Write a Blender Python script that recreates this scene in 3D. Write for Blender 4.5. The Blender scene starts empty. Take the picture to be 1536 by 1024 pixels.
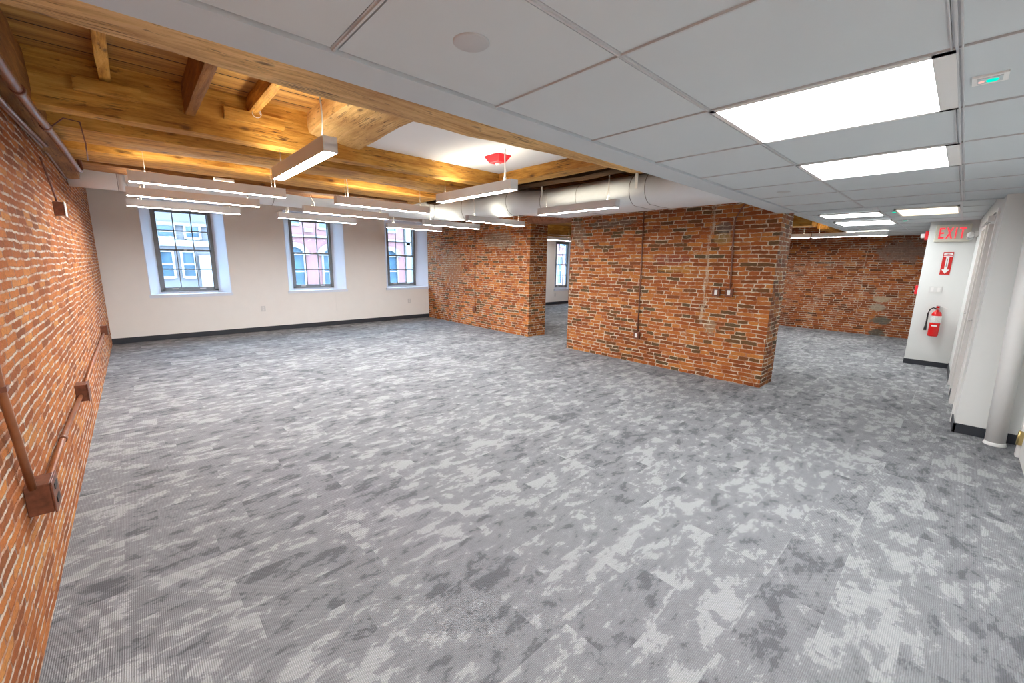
import bpy, bmesh, math, random
from mathutils import Vector, Matrix, noise
random.seed(7)
S = bpy.context.scene
C = S.collection

# ------------------------------------------------------------------ camera
FPX = 611.86
cam = bpy.data.cameras.new('camera'); cam.sensor_width = 36; cam.lens = FPX*36/1536; cam.clip_start = .02
camo = bpy.data.objects.new('camera', cam); C.objects.link(camo); S.camera = camo
p, r, y = [math.radians(a) for a in (-10.82, .8975, -42.59)]
F = Vector((math.sin(-y)*math.cos(p), math.cos(-y)*math.cos(p), math.sin(p)))
Rv = F.cross(Vector((0, 0, 1))).normalized(); Uv = Rv.cross(F)
R2 = Rv*math.cos(r)+Uv*math.sin(r); U2 = -Rv*math.sin(r)+Uv*math.cos(r)
M = Matrix((R2, U2, -F)).transposed().to_4x4(); M.translation = Vector((0, 0, 1.55))
camo.matrix_world = M

# ------------------------------------------------------------------ world, exposure, light levels
W = bpy.data.worlds.new('sky'); S.world = W; W.use_nodes = True
bg = W.node_tree.nodes['Background']; bg.inputs[0].default_value = (.50, .73, 1.0, 1); bg.inputs[1].default_value = 30.0
S.view_settings.view_transform = 'Standard'; S.view_settings.look = 'None'
S.view_settings.gamma = 1; S.view_settings.use_curve_mapping = False
S.view_settings.exposure = 0.08
E_DOWN = 95.0      # pendant lens
E_UP = 20.0       # pendant uplight
E_TROFF = 25.0     # ceiling troffers

# ------------------------------------------------------------------ node helpers
def newmat(name):
    m = bpy.data.materials.new(name); m.use_nodes = True
    nt = m.node_tree; return m, nt, nt.nodes['Principled BSDF']
def N(nt, t, **k):
    n = nt.nodes.new(t)
    for a, b in k.items():
        if a.startswith('i_'): n.inputs[a[2:].replace('_', ' ')].default_value = b
        else: setattr(n, a, b)
    return n
def L(nt, a, b): nt.links.new(a, b)
def math_(nt, op, a, b=None, c=None):
    n = nt.nodes.new('ShaderNodeMath'); n.operation = op
    for i, v in enumerate((a, b, c)):
        if v is None: continue
        if isinstance(v, (int, float)): n.inputs[i].default_value = v
        else: nt.links.new(v, n.inputs[i])
    return n.outputs[0]
def ramp(nt, fac, stops, interp='LINEAR'):
    n = nt.nodes.new('ShaderNodeValToRGB'); cr = n.color_ramp; cr.interpolation = interp
    while len(cr.elements) < len(stops): cr.elements.new(.5)
    for e, (q, c) in zip(cr.elements, stops):
        e.position = q; e.color = (*c, 1) if len(c) == 3 else c
    if fac is not None: nt.links.new(fac, n.inputs[0])
    return n.outputs[0]
def mix(nt, f, a, b, mode='MIX'):
    n = nt.nodes.new('ShaderNodeMix'); n.data_type = 'RGBA'; n.blend_type = mode
    for i, v in ((0, f), (6, a), (7, b)):
        if isinstance(v, (int, float)): n.inputs[i].default_value = v
        elif isinstance(v, tuple): n.inputs[i].default_value = (*v, 1)
        else: nt.links.new(v, n.inputs[i])
    return n.outputs[2]
def bump(nt, bs, h, strength=.3, dist=.01):
    b = N(nt, 'ShaderNodeBump'); b.inputs['Strength'].default_value = strength; b.inputs['Distance'].default_value = dist
    L(nt, h, b.inputs['Height']); L(nt, b.outputs[0], bs.inputs['Normal'])
def tex_noise(nt, vec, scale, detail=4, rough=.55, dist=0):
    n = N(nt, 'ShaderNodeTexNoise'); n.inputs['Scale'].default_value = scale; n.inputs['Detail'].default_value = detail
    n.inputs['Roughness'].default_value = rough; n.inputs['Distortion'].default_value = dist
    if vec is not None: L(nt, vec, n.inputs['Vector'])
    return n.outputs['Fac']
def vmul(nt, vec, s):
    n = N(nt, 'ShaderNodeVectorMath', operation='MULTIPLY'); L(nt, vec, n.inputs[0]); n.inputs[1].default_value = s
    return n.outputs[0]
def plain(name, col, rough=.6, metal=0, spec=.5, var=0, scale=6, bumpy=0, bscale=300):
    m, nt, b = newmat(name)
    b.inputs['Base Color'].default_value = (*col, 1); b.inputs['Roughness'].default_value = rough
    b.inputs['Metallic'].default_value = metal; b.inputs['Specular IOR Level'].default_value = spec
    g = N(nt, 'ShaderNodeNewGeometry')
    f = tex_noise(nt, g.outputs['Position'], scale, 3)
    lo = tuple(c*(1-var) for c in col); hi = tuple(min(1, c*(1+var)) for c in col)
    L(nt, ramp(nt, f, [(.3, lo), (.7, hi)]), b.inputs['Base Color'])
    if bumpy:
        f2 = tex_noise(nt, g.outputs['Position'], bscale, 2); bump(nt, b, f2, bumpy, .002)
    return m
def emit(name, col, s):
    m = bpy.data.materials.new(name); m.use_nodes = True; nt = m.node_tree; nt.nodes.clear()
    o = N(nt, 'ShaderNodeOutputMaterial'); e = N(nt, 'ShaderNodeEmission')
    e.inputs[0].default_value = (*col, 1); e.inputs[1].default_value = s; L(nt, e.outputs[0], o.inputs[0]); return m

# ------------------------------------------------------------------ materials
wall_m = plain('wall paint', (.86, .84, .805), .85, var=.01, bumpy=.08)
gwall_m = plain('wall paint cool', (.74, .75, .73), .8, var=.01)
reveal_daylit_m = plain('reveal daylight tint', (.78, .84, .93), .6, var=.01)  # bluish daylight on the reveals is mixed into this colour
trim_m = plain('trim paint', (.80, .79, .77), .45, var=.01)
base_m = plain('rubber base', (.028, .033, .042), .5, var=.1)
tile_m = plain('ceiling tile', (.60, .65, .67), .9, var=.012, scale=3, bumpy=.15, bscale=500)
tee_m = plain('tee bar', (.56, .58, .60), .45)
soffit_m = plain('soffit paint', (.565, .615, .64), .8, var=.01)
drywall_m = plain('drywall panel', (.86, .865, .87), .8, var=.02, scale=2)
duct_m = plain('duct paint', (.83, .88, .90), .38, var=.02, scale=4)
seam_m = plain('duct seam', (.62, .62, .61), .4)
dark_seam_m = plain('seam dark grey', (.25, .25, .25), .6)  # darker grey for the duct seam bands
housing_m = plain('pendant housing', (.84, .86, .87), .45, var=.01)
plate_m = plain('plate plastic', (.70, .70, .68), .3)
whitepl_m = plain('white plastic', (.82, .82, .80), .35)
frame_m = plain('window frame', (.20, .21, .215), .4, var=.1)
pipe_m = plain('conduit brown', (.20, .072, .040), .32, var=.25, scale=14, spec=.6)
pipe2_m = plain('conduit orange brown', (.30, .105, .038), .28, var=.25, scale=14, spec=.6)
box_m = plain('box brown', (.17, .055, .026), .4, var=.35, scale=30)
red_m = plain('extinguisher red', (.70, .012, .012), .22, var=.05)
redpl_m = plain('red plastic', (.72, .02, .03), .35)
black_m = plain('black rubber', (.012, .012, .012), .4)
label_m = plain('paper label', (.72, .72, .70), .5, var=.25, scale=120)
signred_m = plain('sign red', (.58, .012, .010), .4)
white_m = plain('sign white', (.85, .84, .82), .4)
exitpl_m = plain('exit sign plate', (.62, .60, .50), .4)
brass_m = plain('brass', (.55, .42, .18), .3, metal=.9)
steel_m = plain('steel', (.55, .55, .55), .35, metal=.8)
cable_m = plain('steel cable', (.45, .44, .42), .35, metal=.5)
cord_m = plain('white cord', (.80, .79, .76), .4)
lens_m = emit('pendant lens', (.97, .985, 1.0), E_DOWN)
up_m = emit('pendant uplight', (1, .90, .72), E_UP)
troff_m = emit('troffer lens', (.95, .985, 1), E_TROFF)
warm_m = emit('warm troffer lens', (1, .86, .66), 2.2)
green_m = emit('green led', (.0, .9, .62), 1.1)
pinkled_m = emit('pink led', (1, .55, .48), 1.0)
exitred_m = emit('exit letters', (1, .07, .09), 1.15)

def patch(nt, fcol, patches, mx, sp, P, isx, amt):
    for (pu, pz, su, sz, c, rough) in patches:     # cement, stone or soot patches
        du = math_(nt, 'DIVIDE', math_(nt, 'SUBTRACT', mx.outputs[0], pu), su)
        dz = math_(nt, 'DIVIDE', math_(nt, 'SUBTRACT', sp.outputs[2], pz), sz)
        rr = math_(nt, 'SQRT', math_(nt, 'ADD', math_(nt, 'MULTIPLY', du, du), math_(nt, 'MULTIPLY', dz, dz)))
        rr = math_(nt, 'ADD', rr, math_(nt, 'MULTIPLY', math_(nt, 'SUBTRACT', tex_noise(nt, P, 7, 6, .75), .5), rough*2.6))
        pf = math_(nt, 'MULTIPLY', ramp(nt, rr, [(.8, (1, 1, 1)), (1.05, (0, 0, 0))]), isx)
        cc = mix(nt, tex_noise(nt, P, 26, 5, .7), tuple(q*.35 for q in c), tuple(min(1, q*1.5) for q in c))
        fcol = mix(nt, math_(nt, 'MULTIPLY', pf, amt), fcol, cc)
    return fcol
def brick_mat(name, stops, mortar=(.42, .35, .28), msize=.007, bw=.205, rh=.0535, wob=.012, smear=.25, seam=None, patches=(), contrast=1.0, bstr=.9, dark=1.0, squash=.62, vdark=1.0, cement=False):
    m, nt, b = newmat(name)
    b.inputs['Roughness'].default_value = .85; b.inputs['Specular IOR Level'].default_value = .25
    g = N(nt, 'ShaderNodeNewGeometry'); P = g.outputs['Position']
    sp = N(nt, 'ShaderNodeSeparateXYZ'); L(nt, P, sp.inputs[0])
    sn = N(nt, 'ShaderNodeSeparateXYZ'); L(nt, g.outputs['True Normal'], sn.inputs[0])
    isx = math_(nt, 'GREATER_THAN', math_(nt, 'ABSOLUTE', sn.outputs[0]), .5)
    mx = N(nt, 'ShaderNodeMix'); L(nt, isx, mx.inputs[0]); L(nt, sp.outputs[0], mx.inputs[2]); L(nt, sp.outputs[1], mx.inputs[3])
    u = mx.outputs[0]; v = sp.outputs[2]
    n1 = tex_noise(nt, P, 3.0, 2); n2 = tex_noise(nt, P, 22, 2); n3 = tex_noise(nt, vmul(nt, P, (1, 1, 1.01)), 24.7, 2)
    v = math_(nt, 'ADD', v, math_(nt, 'MULTIPLY', math_(nt, 'SUBTRACT', n1, .5), wob*2.2))
    v = math_(nt, 'ADD', v, math_(nt, 'MULTIPLY', math_(nt, 'SUBTRACT', n2, .5), wob))
    row = math_(nt, 'FLOOR', math_(nt, 'DIVIDE', v, rh))
    wn = N(nt, 'ShaderNodeTexWhiteNoise', noise_dimensions='1D'); L(nt, row, wn.inputs['W'])
    u = math_(nt, 'ADD', u, math_(nt, 'MULTIPLY', wn.outputs[0], bw*.45))
    u = math_(nt, 'ADD', u, math_(nt, 'MULTIPLY', math_(nt, 'SUBTRACT', n3, .5), wob*1.8))
    cx = N(nt, 'ShaderNodeCombineXYZ'); L(nt, u, cx.inputs[0]); L(nt, v, cx.inputs[1])
    bt = N(nt, 'ShaderNodeTexBrick'); L(nt, cx.outputs[0], bt.inputs['Vector'])
    bt.inputs['Color1'].default_value = (0, 0, 0, 1); bt.inputs['Color2'].default_value = (1, 1, 1, 1)
    bt.inputs['Mortar'].default_value = (.5, .5, .5, 1); bt.inputs['Scale'].default_value = 1
    bt.inputs['Mortar Size'].default_value = msize; bt.inputs['Mortar Smooth'].default_value = .35
    bt.inputs['Bias'].default_value = 0; bt.inputs['Brick Width'].default_value = bw; bt.inputs['Row Height'].default_value = rh
    bt.offset = .5; bt.squash = squash; bt.squash_frequency = 3
    col = ramp(nt, bt.outputs['Color'], stops)
    fine = tex_noise(nt, vmul(nt, P, (1, 1, 2.2)), 38, 5, .65)
    col = mix(nt, .55, col, ramp(nt, fine, [(.25, (.30, .26, .24)), (.55, (.72, .70, .68)), (.8, (1, .96, .9))]), 'MULTIPLY')
    big = tex_noise(nt, P, 1.1, 3)
    col = mix(nt, .6, col, ramp(nt, big, [(.3, (.62, .55, .52)), (.5, (.9, .86, .8)), (.72, (1.25, 1.15, .95))]), 'MULTIPLY')
    col = mix(nt, 1.0, col, (1.25*dark, 1.24*dark, .86*dark), 'MULTIPLY')
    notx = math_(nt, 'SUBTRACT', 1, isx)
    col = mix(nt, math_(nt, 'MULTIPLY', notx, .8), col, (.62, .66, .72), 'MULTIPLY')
    if not cement: col = patch(nt, col, patches, mx, sp, P, isx, .75)
    # mortar
    mort = mix(nt, tex_noise(nt, P, 30, 3), tuple(c*.62 for c in mortar), tuple(min(1, c*1.25) for c in mortar))
    mf = bt.outputs['Fac']
    fv = math_(nt, 'FRACT', math_(nt, 'DIVIDE', v, rh)); hj = math_(nt, 'MINIMUM', fv, math_(nt, 'SUBTRACT', 1, fv))
    vj = math_(nt, 'GREATER_THAN', hj, msize/rh*1.15)
    mort = mix(nt, math_(nt, 'MULTIPLY', vj, 1-vdark), mort, (.16, .07, .04))
    lost = ramp(nt, tex_noise(nt, P, 8.5, 4), [(.42, (1, 1, 1)), (.60, (.18, .18, .18))])
    mf2 = math_(nt, 'MULTIPLY', mf, lost)
    # smears of mortar on the face of the bricks
    sm = ramp(nt, tex_noise(nt, P, 5.5, 6, .7), [(.62, (0, 0, 0)), (.70, (1, 1, 1))])
    mf3 = math_(nt, 'MAXIMUM', mf2, math_(nt, 'MULTIPLY', sm, smear))
    if seam:
        a, w, z0 = seam
        wv = math_(nt, 'ADD', sp.outputs[1], math_(nt, 'MULTIPLY', math_(nt, 'SUBTRACT', tex_noise(nt, P, 6, 4, .7), .5), .22))
        d = math_(nt, 'ABSOLUTE', math_(nt, 'SUBTRACT', wv, a))
        sf = ramp(nt, d, [(w*.7, (1, 1, 1)), (w*1.2, (0, 0, 0))])
        sf = math_(nt, 'MULTIPLY', sf, math_(nt, 'GREATER_THAN', sp.outputs[2], z0))
        mf3 = math_(nt, 'MAXIMUM', mf3, math_(nt, 'MULTIPLY', sf, math_(nt, 'MULTIPLY', ramp(nt, tex_noise(nt, P, 11, 4, .7), [(.40, (.15, .15, .15)), (.6, (1, 1, 1))]), .75)))
    fcol = mix(nt, mf3, col, mort)
    if cement: fcol = patch(nt, fcol, patches, mx, sp, P, isx, .85)
    L(nt, fcol, b.inputs['Base Color'])
    h = math_(nt, 'ADD', math_(nt, 'MULTIPLY', mf, -.6), math_(nt, 'MULTIPLY', fine, .5))
    h = math_(nt, 'ADD', h, math_(nt, 'MULTIPLY', bt.outputs['Color'], .25))
    bump(nt, b, h, bstr, .012)
    return m
ST_MAIN = [(0, (.115, .078, .055)), (.12, (.16, .075, .04)), (.28, (.25, .068, .028)), (.5, (.36, .105, .038)), (.7, (.44, .145, .05)), (.86, (.52, .20, .07)), (1, (.36, .10, .045))]
ST_LEFT = [(0, (.24, .085, .045)), (.25, (.34, .105, .045)), (.55, (.44, .145, .055)), (.8, (.52, .19, .075)), (1, (.58, .26, .11))]
ST_FAR = [(0, (.11, .045, .03)), (.15, (.21, .065, .035)), (.5, (.33, .095, .045)), (.8, (.42, .14, .06)), (1, (.48, .19, .085))]
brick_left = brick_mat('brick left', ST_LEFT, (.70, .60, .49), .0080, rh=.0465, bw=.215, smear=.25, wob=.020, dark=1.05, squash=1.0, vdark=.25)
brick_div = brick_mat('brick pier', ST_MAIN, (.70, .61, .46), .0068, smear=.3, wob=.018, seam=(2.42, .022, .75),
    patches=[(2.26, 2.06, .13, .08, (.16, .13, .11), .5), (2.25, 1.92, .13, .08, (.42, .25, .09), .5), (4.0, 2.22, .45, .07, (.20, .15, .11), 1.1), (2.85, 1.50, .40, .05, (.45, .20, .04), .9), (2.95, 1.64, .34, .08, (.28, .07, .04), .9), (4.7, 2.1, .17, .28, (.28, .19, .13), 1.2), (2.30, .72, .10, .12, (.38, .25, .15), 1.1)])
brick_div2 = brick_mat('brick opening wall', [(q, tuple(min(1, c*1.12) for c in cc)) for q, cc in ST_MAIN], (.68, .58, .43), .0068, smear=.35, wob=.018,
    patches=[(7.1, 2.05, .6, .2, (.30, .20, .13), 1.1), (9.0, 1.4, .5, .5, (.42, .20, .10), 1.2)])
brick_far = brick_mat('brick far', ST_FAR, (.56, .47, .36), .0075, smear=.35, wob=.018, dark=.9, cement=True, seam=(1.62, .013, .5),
    patches=[(1.27, .66, .17, .09, (.38, .32, .24), .8), (1.23, .86, .2, .08, (.45, .36, .25), 1.), (1.16, .36, .2, .09, (.12, .12, .095), .9), (1.22, .06, .16, .09, (.10, .10, .08), .8), (1.0, 1.95, .5, .25, (.26, .17, .13), 1.2)])

def wood_mat(name, axis, stops, sat=1.0, scale=1.0):
    m, nt, b = newmat(name); b.inputs['Roughness'].default_value = .62; b.inputs['Specular IOR Level'].default_value = .35
    g = N(nt, 'ShaderNodeNewGeometry'); P = g.outputs['Position']
    oi = N(nt, 'ShaderNodeObjectInfo')
    off = N(nt, 'ShaderNodeVectorMath', operation='ADD'); L(nt, P, off.inputs[0])
    cb = N(nt, 'ShaderNodeCombineXYZ'); rnd = math_(nt, 'MULTIPLY', oi.outputs['Random'], 37)
    for i in range(3): L(nt, rnd, cb.inputs[i])
    L(nt, cb.outputs[0], off.inputs[1]); V = off.outputs[0]
    s = (.9, 9, 9) if axis == 'x' else (9, .9, 9)
    st = vmul(nt, V, s)
    g1 = tex_noise(nt, st, 1.6*scale, 6, .62, .9)
    g2 = tex_noise(nt, st, 7*scale, 5, .6, .4)
    big = tex_noise(nt, V, 1.7, 3)
    f = math_(nt, 'ADD', math_(nt, 'MULTIPLY', g1, .65), math_(nt, 'MULTIPLY', g2, .35))
    col = ramp(nt, f, stops)
    col = mix(nt, .75, col, ramp(nt, big, [(.30, (.55, .42, .30)), (.5, (.92, .88, .82)), (.7, (1.2, 1.16, 1.05))]), 'MULTIPLY')
    # cracks along the grain and knots
    cr = tex_noise(nt, vmul(nt, V, (.55, 16, 16) if axis == 'x' else (16, .55, 16)), 1.7, 2, .5, .25)
    ck = ramp(nt, math_(nt, 'ABSOLUTE', math_(nt, 'SUBTRACT', cr, .5)), [(.0, (1, 1, 1)), (.022, (0, 0, 0))])
    ckm = math_(nt, 'MULTIPLY', ck, ramp(nt, tex_noise(nt, V, 2.4, 2), [(.52, (0, 0, 0)), (.62, (1, 1, 1))]))
    vo = N(nt, 'ShaderNodeTexVoronoi'); vo.inputs['Scale'].default_value = 1.3
    L(nt, vmul(nt, V, (2.2, 5, 5) if axis == 'x' else (5, 2.2, 5)), vo.inputs['Vector'])
    kn = ramp(nt, vo.outputs['Distance'], [(.05, (1, 1, 1)), (.13, (0, 0, 0))])
    fl = ramp(nt, tex_noise(nt, vmul(nt, V, (7, 30, 30) if axis == 'x' else (30, 7, 30)), 1.6, 3, .6), [(.62, (0, 0, 0)), (.70, (.55, .55, .55))])
    k = math_(nt, 'MAXIMUM', math_(nt, 'MAXIMUM', ckm, fl), math_(nt, 'MULTIPLY', kn, .75))
    col = mix(nt, k, col, (.075, .028, .010))
    L(nt, col, b.inputs['Base Color'])
    bump(nt, b, math_(nt, 'SUBTRACT', f, math_(nt, 'MULTIPLY', k, .5)), .7, .015)
    return m
W_ST = [(.30, (.22, .085, .012)), (.42, (.48, .22, .035)), (.52, (.68, .36, .07)), (.64, (.80, .48, .12)), (.8, (.86, .58, .22))]
W_PALE = [(.28, (.30, .15, .05)), (.42, (.62, .37, .13)), (.52, (.80, .53, .22)), (.70, (.90, .66, .34))]
W_DARK = [(.25, (.12, .045, .012)), (.45, (.26, .11, .028)), (.6, (.42, .20, .05)), (.8, (.58, .32, .10))]
W_SHADE = [(.25, (.012, .007, .004)), (.5, (.032, .018, .010)), (.8, (.075, .042, .024))]  # near-black stops stand in for the shade of the recess
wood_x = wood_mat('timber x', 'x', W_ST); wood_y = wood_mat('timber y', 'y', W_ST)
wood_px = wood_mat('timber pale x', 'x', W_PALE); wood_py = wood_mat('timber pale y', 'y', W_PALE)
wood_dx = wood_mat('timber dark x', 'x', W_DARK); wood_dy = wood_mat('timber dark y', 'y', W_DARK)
wood_shade_y = wood_mat('timber recess shade y', 'y', W_SHADE)  # wood colour holds the shade of the ceiling recess
for nd in wood_shade_y.node_tree.nodes:
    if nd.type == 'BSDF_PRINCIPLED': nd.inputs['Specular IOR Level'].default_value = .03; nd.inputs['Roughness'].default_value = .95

def deck_mat():
    m, nt, b = newmat('deck boards'); b.inputs['Roughness'].default_value = .7
    g = N(nt, 'ShaderNodeNewGeometry'); P = g.outputs['Position']
    sp = N(nt, 'ShaderNodeSeparateXYZ'); L(nt, P, sp.inputs[0])
    q = math_(nt, 'DIVIDE', sp.outputs[1], .23)
    fl = math_(nt, 'FLOOR', q); fr = math_(nt, 'FRACT', q)
    cb = N(nt, 'ShaderNodeCombineXYZ'); L(nt, math_(nt, 'ADD', math_(nt, 'MULTIPLY', sp.outputs[0], .8), math_(nt, 'MULTIPLY', fl, 7.3)), cb.inputs[0])
    L(nt, math_(nt, 'MULTIPLY', sp.outputs[1], 10), cb.inputs[1]); L(nt, fl, cb.inputs[2])
    f = tex_noise(nt, cb.outputs[0], 1.4, 6, .6, .8)
    col = ramp(nt, f, [(.25, (.14, .05, .012)), (.45, (.34, .15, .03)), (.6, (.52, .27, .06)), (.8, (.64, .38, .12))])
    gap = ramp(nt, math_(nt, 'MINIMUM', fr, math_(nt, 'SUBTRACT', 1, fr)), [(.018, (1, 1, 1)), (.035, (0, 0, 0))])
    col = mix(nt, gap, col, (.02, .008, .003)); L(nt, col, b.inputs['Base Color'])
    bump(nt, b, math_(nt, 'SUBTRACT', f, gap), .6, .012); return m
deck_m = deck_mat()

def carpet_mat():
    m, nt, b = newmat('carpet'); b.inputs['Roughness'].default_value = .95; b.inputs['Specular IOR Level'].default_value = .15
    g = N(nt, 'ShaderNodeNewGeometry'); P = g.outputs['Position']
    sp = N(nt, 'ShaderNodeSeparateXYZ'); L(nt, P, sp.inputs[0])
    X, Y = sp.outputs[0], sp.outputs[1]
    rowf = math_(nt, 'FLOOR', math_(nt, 'DIVIDE', math_(nt, 'ADD', Y, .05), .25))
    wn = N(nt, 'ShaderNodeTexWhiteNoise', noise_dimensions='1D'); L(nt, rowf, wn.inputs['W'])
    xs = math_(nt, 'ADD', math_(nt, 'MULTIPLY', X, 1.8), math_(nt, 'MULTIPLY', wn.outputs[0], 1.0))
    colf = math_(nt, 'FLOOR', xs)
    cb = N(nt, 'ShaderNodeCombineXYZ'); L(nt, rowf, cb.inputs[0]); L(nt, colf, cb.inputs[1])
    w2 = N(nt, 'ShaderNodeTexWhiteNoise', noise_dimensions='3D'); L(nt, cb.outputs[0], w2.inputs['Vector'])
    offs = N(nt, 'ShaderNodeVectorMath', operation='SCALE'); L(nt, w2.outputs['Color'], offs.inputs[0]); offs.inputs['Scale'].default_value = 40
    base = N(nt, 'ShaderNodeVectorMath', operation='MULTIPLY_ADD')
    L(nt, P, base.inputs[0]); base.inputs[1].default_value = (5.6, 10.5, 1); L(nt, offs.outputs[0], base.inputs[2])
    # ragged edges
    fr = tex_noise(nt, P, 90, 3, .7)
    a = tex_noise(nt, base.outputs[0], 1.0, 8, .68, .22)
    a = math_(nt, 'ADD', a, math_(nt, 'MULTIPLY', math_(nt, 'SUBTRACT', fr, .5), .10))
    shift = math_(nt, 'MULTIPLY', math_(nt, 'SUBTRACT', w2.outputs['Value'], .5), .11)
    a = math_(nt, 'ADD', a, shift)
    tone = ramp(nt, a, [(0, (.115, .118, .128)), (.385, (.150, .153, .165)), (.425, (.235, .238, .25)), (.545, (.265, .268, .28)), (.57, (.38, .385, .392)), (1, (.42, .425, .43))])
    # ribs: loop rows, direction changes with the tone
    ribx = math_(nt, 'SINE', math_(nt, 'MULTIPLY', X, 900)); riby = math_(nt, 'SINE', math_(nt, 'MULTIPLY', Y, 900))
    loops = math_(nt, 'MULTIPLY', math_(nt, 'ADD', ribx, 1.4), math_(nt, 'ADD', riby, 1.4))
    lp = math_(nt, 'MULTIPLY', loops, .17)
    grain = tex_noise(nt, P, 230, 2, .7)
    k = math_(nt, 'ADD', math_(nt, 'MULTIPLY', lp, .45), math_(nt, 'ADD', math_(nt, 'MULTIPLY', grain, .9), .30))
    kc = N(nt, 'ShaderNodeCombineXYZ')
    for i in range(3): L(nt, k, kc.inputs[i])
    col = mix(nt, 1.0, tone, kc.outputs[0], 'MULTIPLY')
    L(nt, col, b.inputs['Base Color'])
    bump(nt, b, math_(nt, 'ADD', lp, grain), .6, .004)
    return m
carpet_m = carpet_mat()

def glass_mat():
    m = bpy.data.materials.new('window glass'); m.use_nodes = True; nt = m.node_tree; nt.nodes.clear()
    o = N(nt, 'ShaderNodeOutputMaterial'); t = N(nt, 'ShaderNodeBsdfTransparent'); t.inputs[0].default_value = (.93, .97, 1, 1)
    gl = N(nt, 'ShaderNodeBsdfGlossy'); gl.inputs['Roughness'].default_value = .03
    fz = N(nt, 'ShaderNodeFresnel'); fz.inputs[0].default_value = 1.45
    ms = N(nt, 'ShaderNodeMixShader'); gg = N(nt, 'ShaderNodeNewGeometry'); L(nt, math_(nt, 'MULTIPLY', fz.outputs[0], math_(nt, 'SUBTRACT', 1, gg.outputs['Backfacing'])), ms.inputs[0]); L(nt, t.outputs[0], ms.inputs[1]); L(nt, gl.outputs[0], ms.inputs[2])
    L(nt, ms.outputs[0], o.inputs[0]); return m
glass_m = glass_mat()
f_pale = plain('facade pale', (.085, .078, .070), .9, var=.08, scale=2)
f_lilac = plain('facade lilac grey', (.060, .052, .052), .9, var=.1, scale=2)
f_pink = plain('facade pink', (.115, .048, .045), .9, var=.08, scale=3)
f_white = plain('facade trim', (.13, .115, .10), .8)
f_blue = plain('facade window blue', (.016, .032, .045), .15, var=.4, scale=2)
f_grey = plain('street asphalt', (.12, .12, .12), .9)

# ------------------------------------------------------------------ mesh builder
class MB:
    def __init__(s): s.bm = bmesh.new()
    def face(s, vs, smooth=False):
        try:
            f = s.bm.faces.new(vs); f.smooth = smooth; return f
        except ValueError: return None
    def hexa(s, c8):
        v = [s.bm.verts.new(c) for c in c8]
        for q in ((0, 3, 2, 1), (4, 5, 6, 7), (0, 1, 5, 4), (1, 2, 6, 5), (2, 3, 7, 6), (3, 0, 4, 7)): s.face([v[i] for i in q])
        return s
    def box(s, x0, x1, y0, y1, z0, z1):
        return s.hexa([(x0, y0, z0), (x1, y0, z0), (x1, y1, z0), (x0, y1, z0), (x0, y0, z1), (x1, y0, z1), (x1, y1, z1), (x0, y1, z1)])
    def prism(s, pts, vec):
        v0 = [s.bm.verts.new(q) for q in pts]; v1 = [s.bm.verts.new(Vector(q)+Vector(vec)) for q in pts]
        n = len(pts); s.face(v0[::-1]); s.face(v1)
        for i in range(n): s.face([v0[i], v0[(i+1) % n], v1[(i+1) % n], v1[i]])
        return s
    def tube(s, path, r, n=10, cap=True):
        path = [Vector(q) for q in path]; rings = []
        for i, q in enumerate(path):
            a = path[max(0, i-1)]; b = path[min(len(path)-1, i+1)]; t = (b-a).normalized()
            up = Vector((0, 0, 1)) if abs(t.z) < .9 else Vector((1, 0, 0))
            e1 = t.cross(up).normalized(); e2 = e1.cross(t)
            rr = r[i] if isinstance(r, (list, tuple)) else r
            rings.append([s.bm.verts.new(q+e1*math.cos(k*2*math.pi/n)*rr+e2*math.sin(k*2*math.pi/n)*rr) for k in range(n)])
        for a, b in zip(rings, rings[1:]):
            for k in range(n): s.face([a[k], a[(k+1) % n], b[(k+1) % n], b[k]], True)
        if cap: s.face(rings[0][::-1]); s.face(rings[-1])
        return s
    def lathe(s, prof, c, axis='z', n=24):
        rings = []
        for rr, h in prof:
            ring = []
            for k in range(n):
                a = k*2*math.pi/n; q = (rr*math.cos(a), rr*math.sin(a), h)
                if axis == 'x': q = (q[2], q[0], q[1])
                if axis == 'y': q = (q[0], q[2], q[1])
                ring.append(s.bm.verts.new(Vector(q)+Vector(c)))
            rings.append(ring)
        for a, b in zip(rings, rings[1:]):
            for k in range(n): s.face([a[k], a[(k+1) % n], b[(k+1) % n], b[k]], True)
        s.face(rings[0][::-1]); s.face(rings[-1]); return s
    def build(s, name, mat, parent=None, bevel=0):
        bmesh.ops.recalc_face_normals(s.bm, faces=s.bm.faces)
        if bevel: bmesh.ops.bevel(s.bm, geom=[e for e in s.bm.edges], offset=bevel, segments=2, affect='EDGES', profile=.5)
        me = bpy.data.meshes.new(name); s.bm.to_mesh(me); s.bm.free(); me.materials.append(mat)
        for pl_ in me.polygons: pass
        o = bpy.data.objects.new(name, me); C.objects.link(o)
        if parent is not None:
            o.parent = parent
            off = Vector(parent.location); pp = parent.parent
            while pp is not None: off = off+Vector(pp.location); pp = pp.parent
            if not parent.get('_local'): me.transform(Matrix.Translation(-off))
        return o
def B(*a): return MB().box(*a)
def smooth_sharp(o, ang=.6):
    me = o.data
    bm = bmesh.new(); bm.from_mesh(me)
    for e in bm.edges:
        e.smooth = not (len(e.link_faces) == 2 and e.calc_face_angle(0) > ang)
    for f in bm.faces: f.smooth = True
    bm.to_mesh(me); bm.free()
def tag(o, label, cat, group=None):
    o['label'] = label; o['category'] = cat
    if group: o['group'] = group
    return o
def thing(name, label, cat, loc, group=None):
    o = bpy.data.objects.new(name, None); C.objects.link(o); o.location = loc; o.empty_display_size = .1
    return tag(o, label, cat, group)
def origin_to(o, loc):
    o.data.transform(Matrix.Translation(-Vector(loc))); o.location = loc; return o
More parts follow.
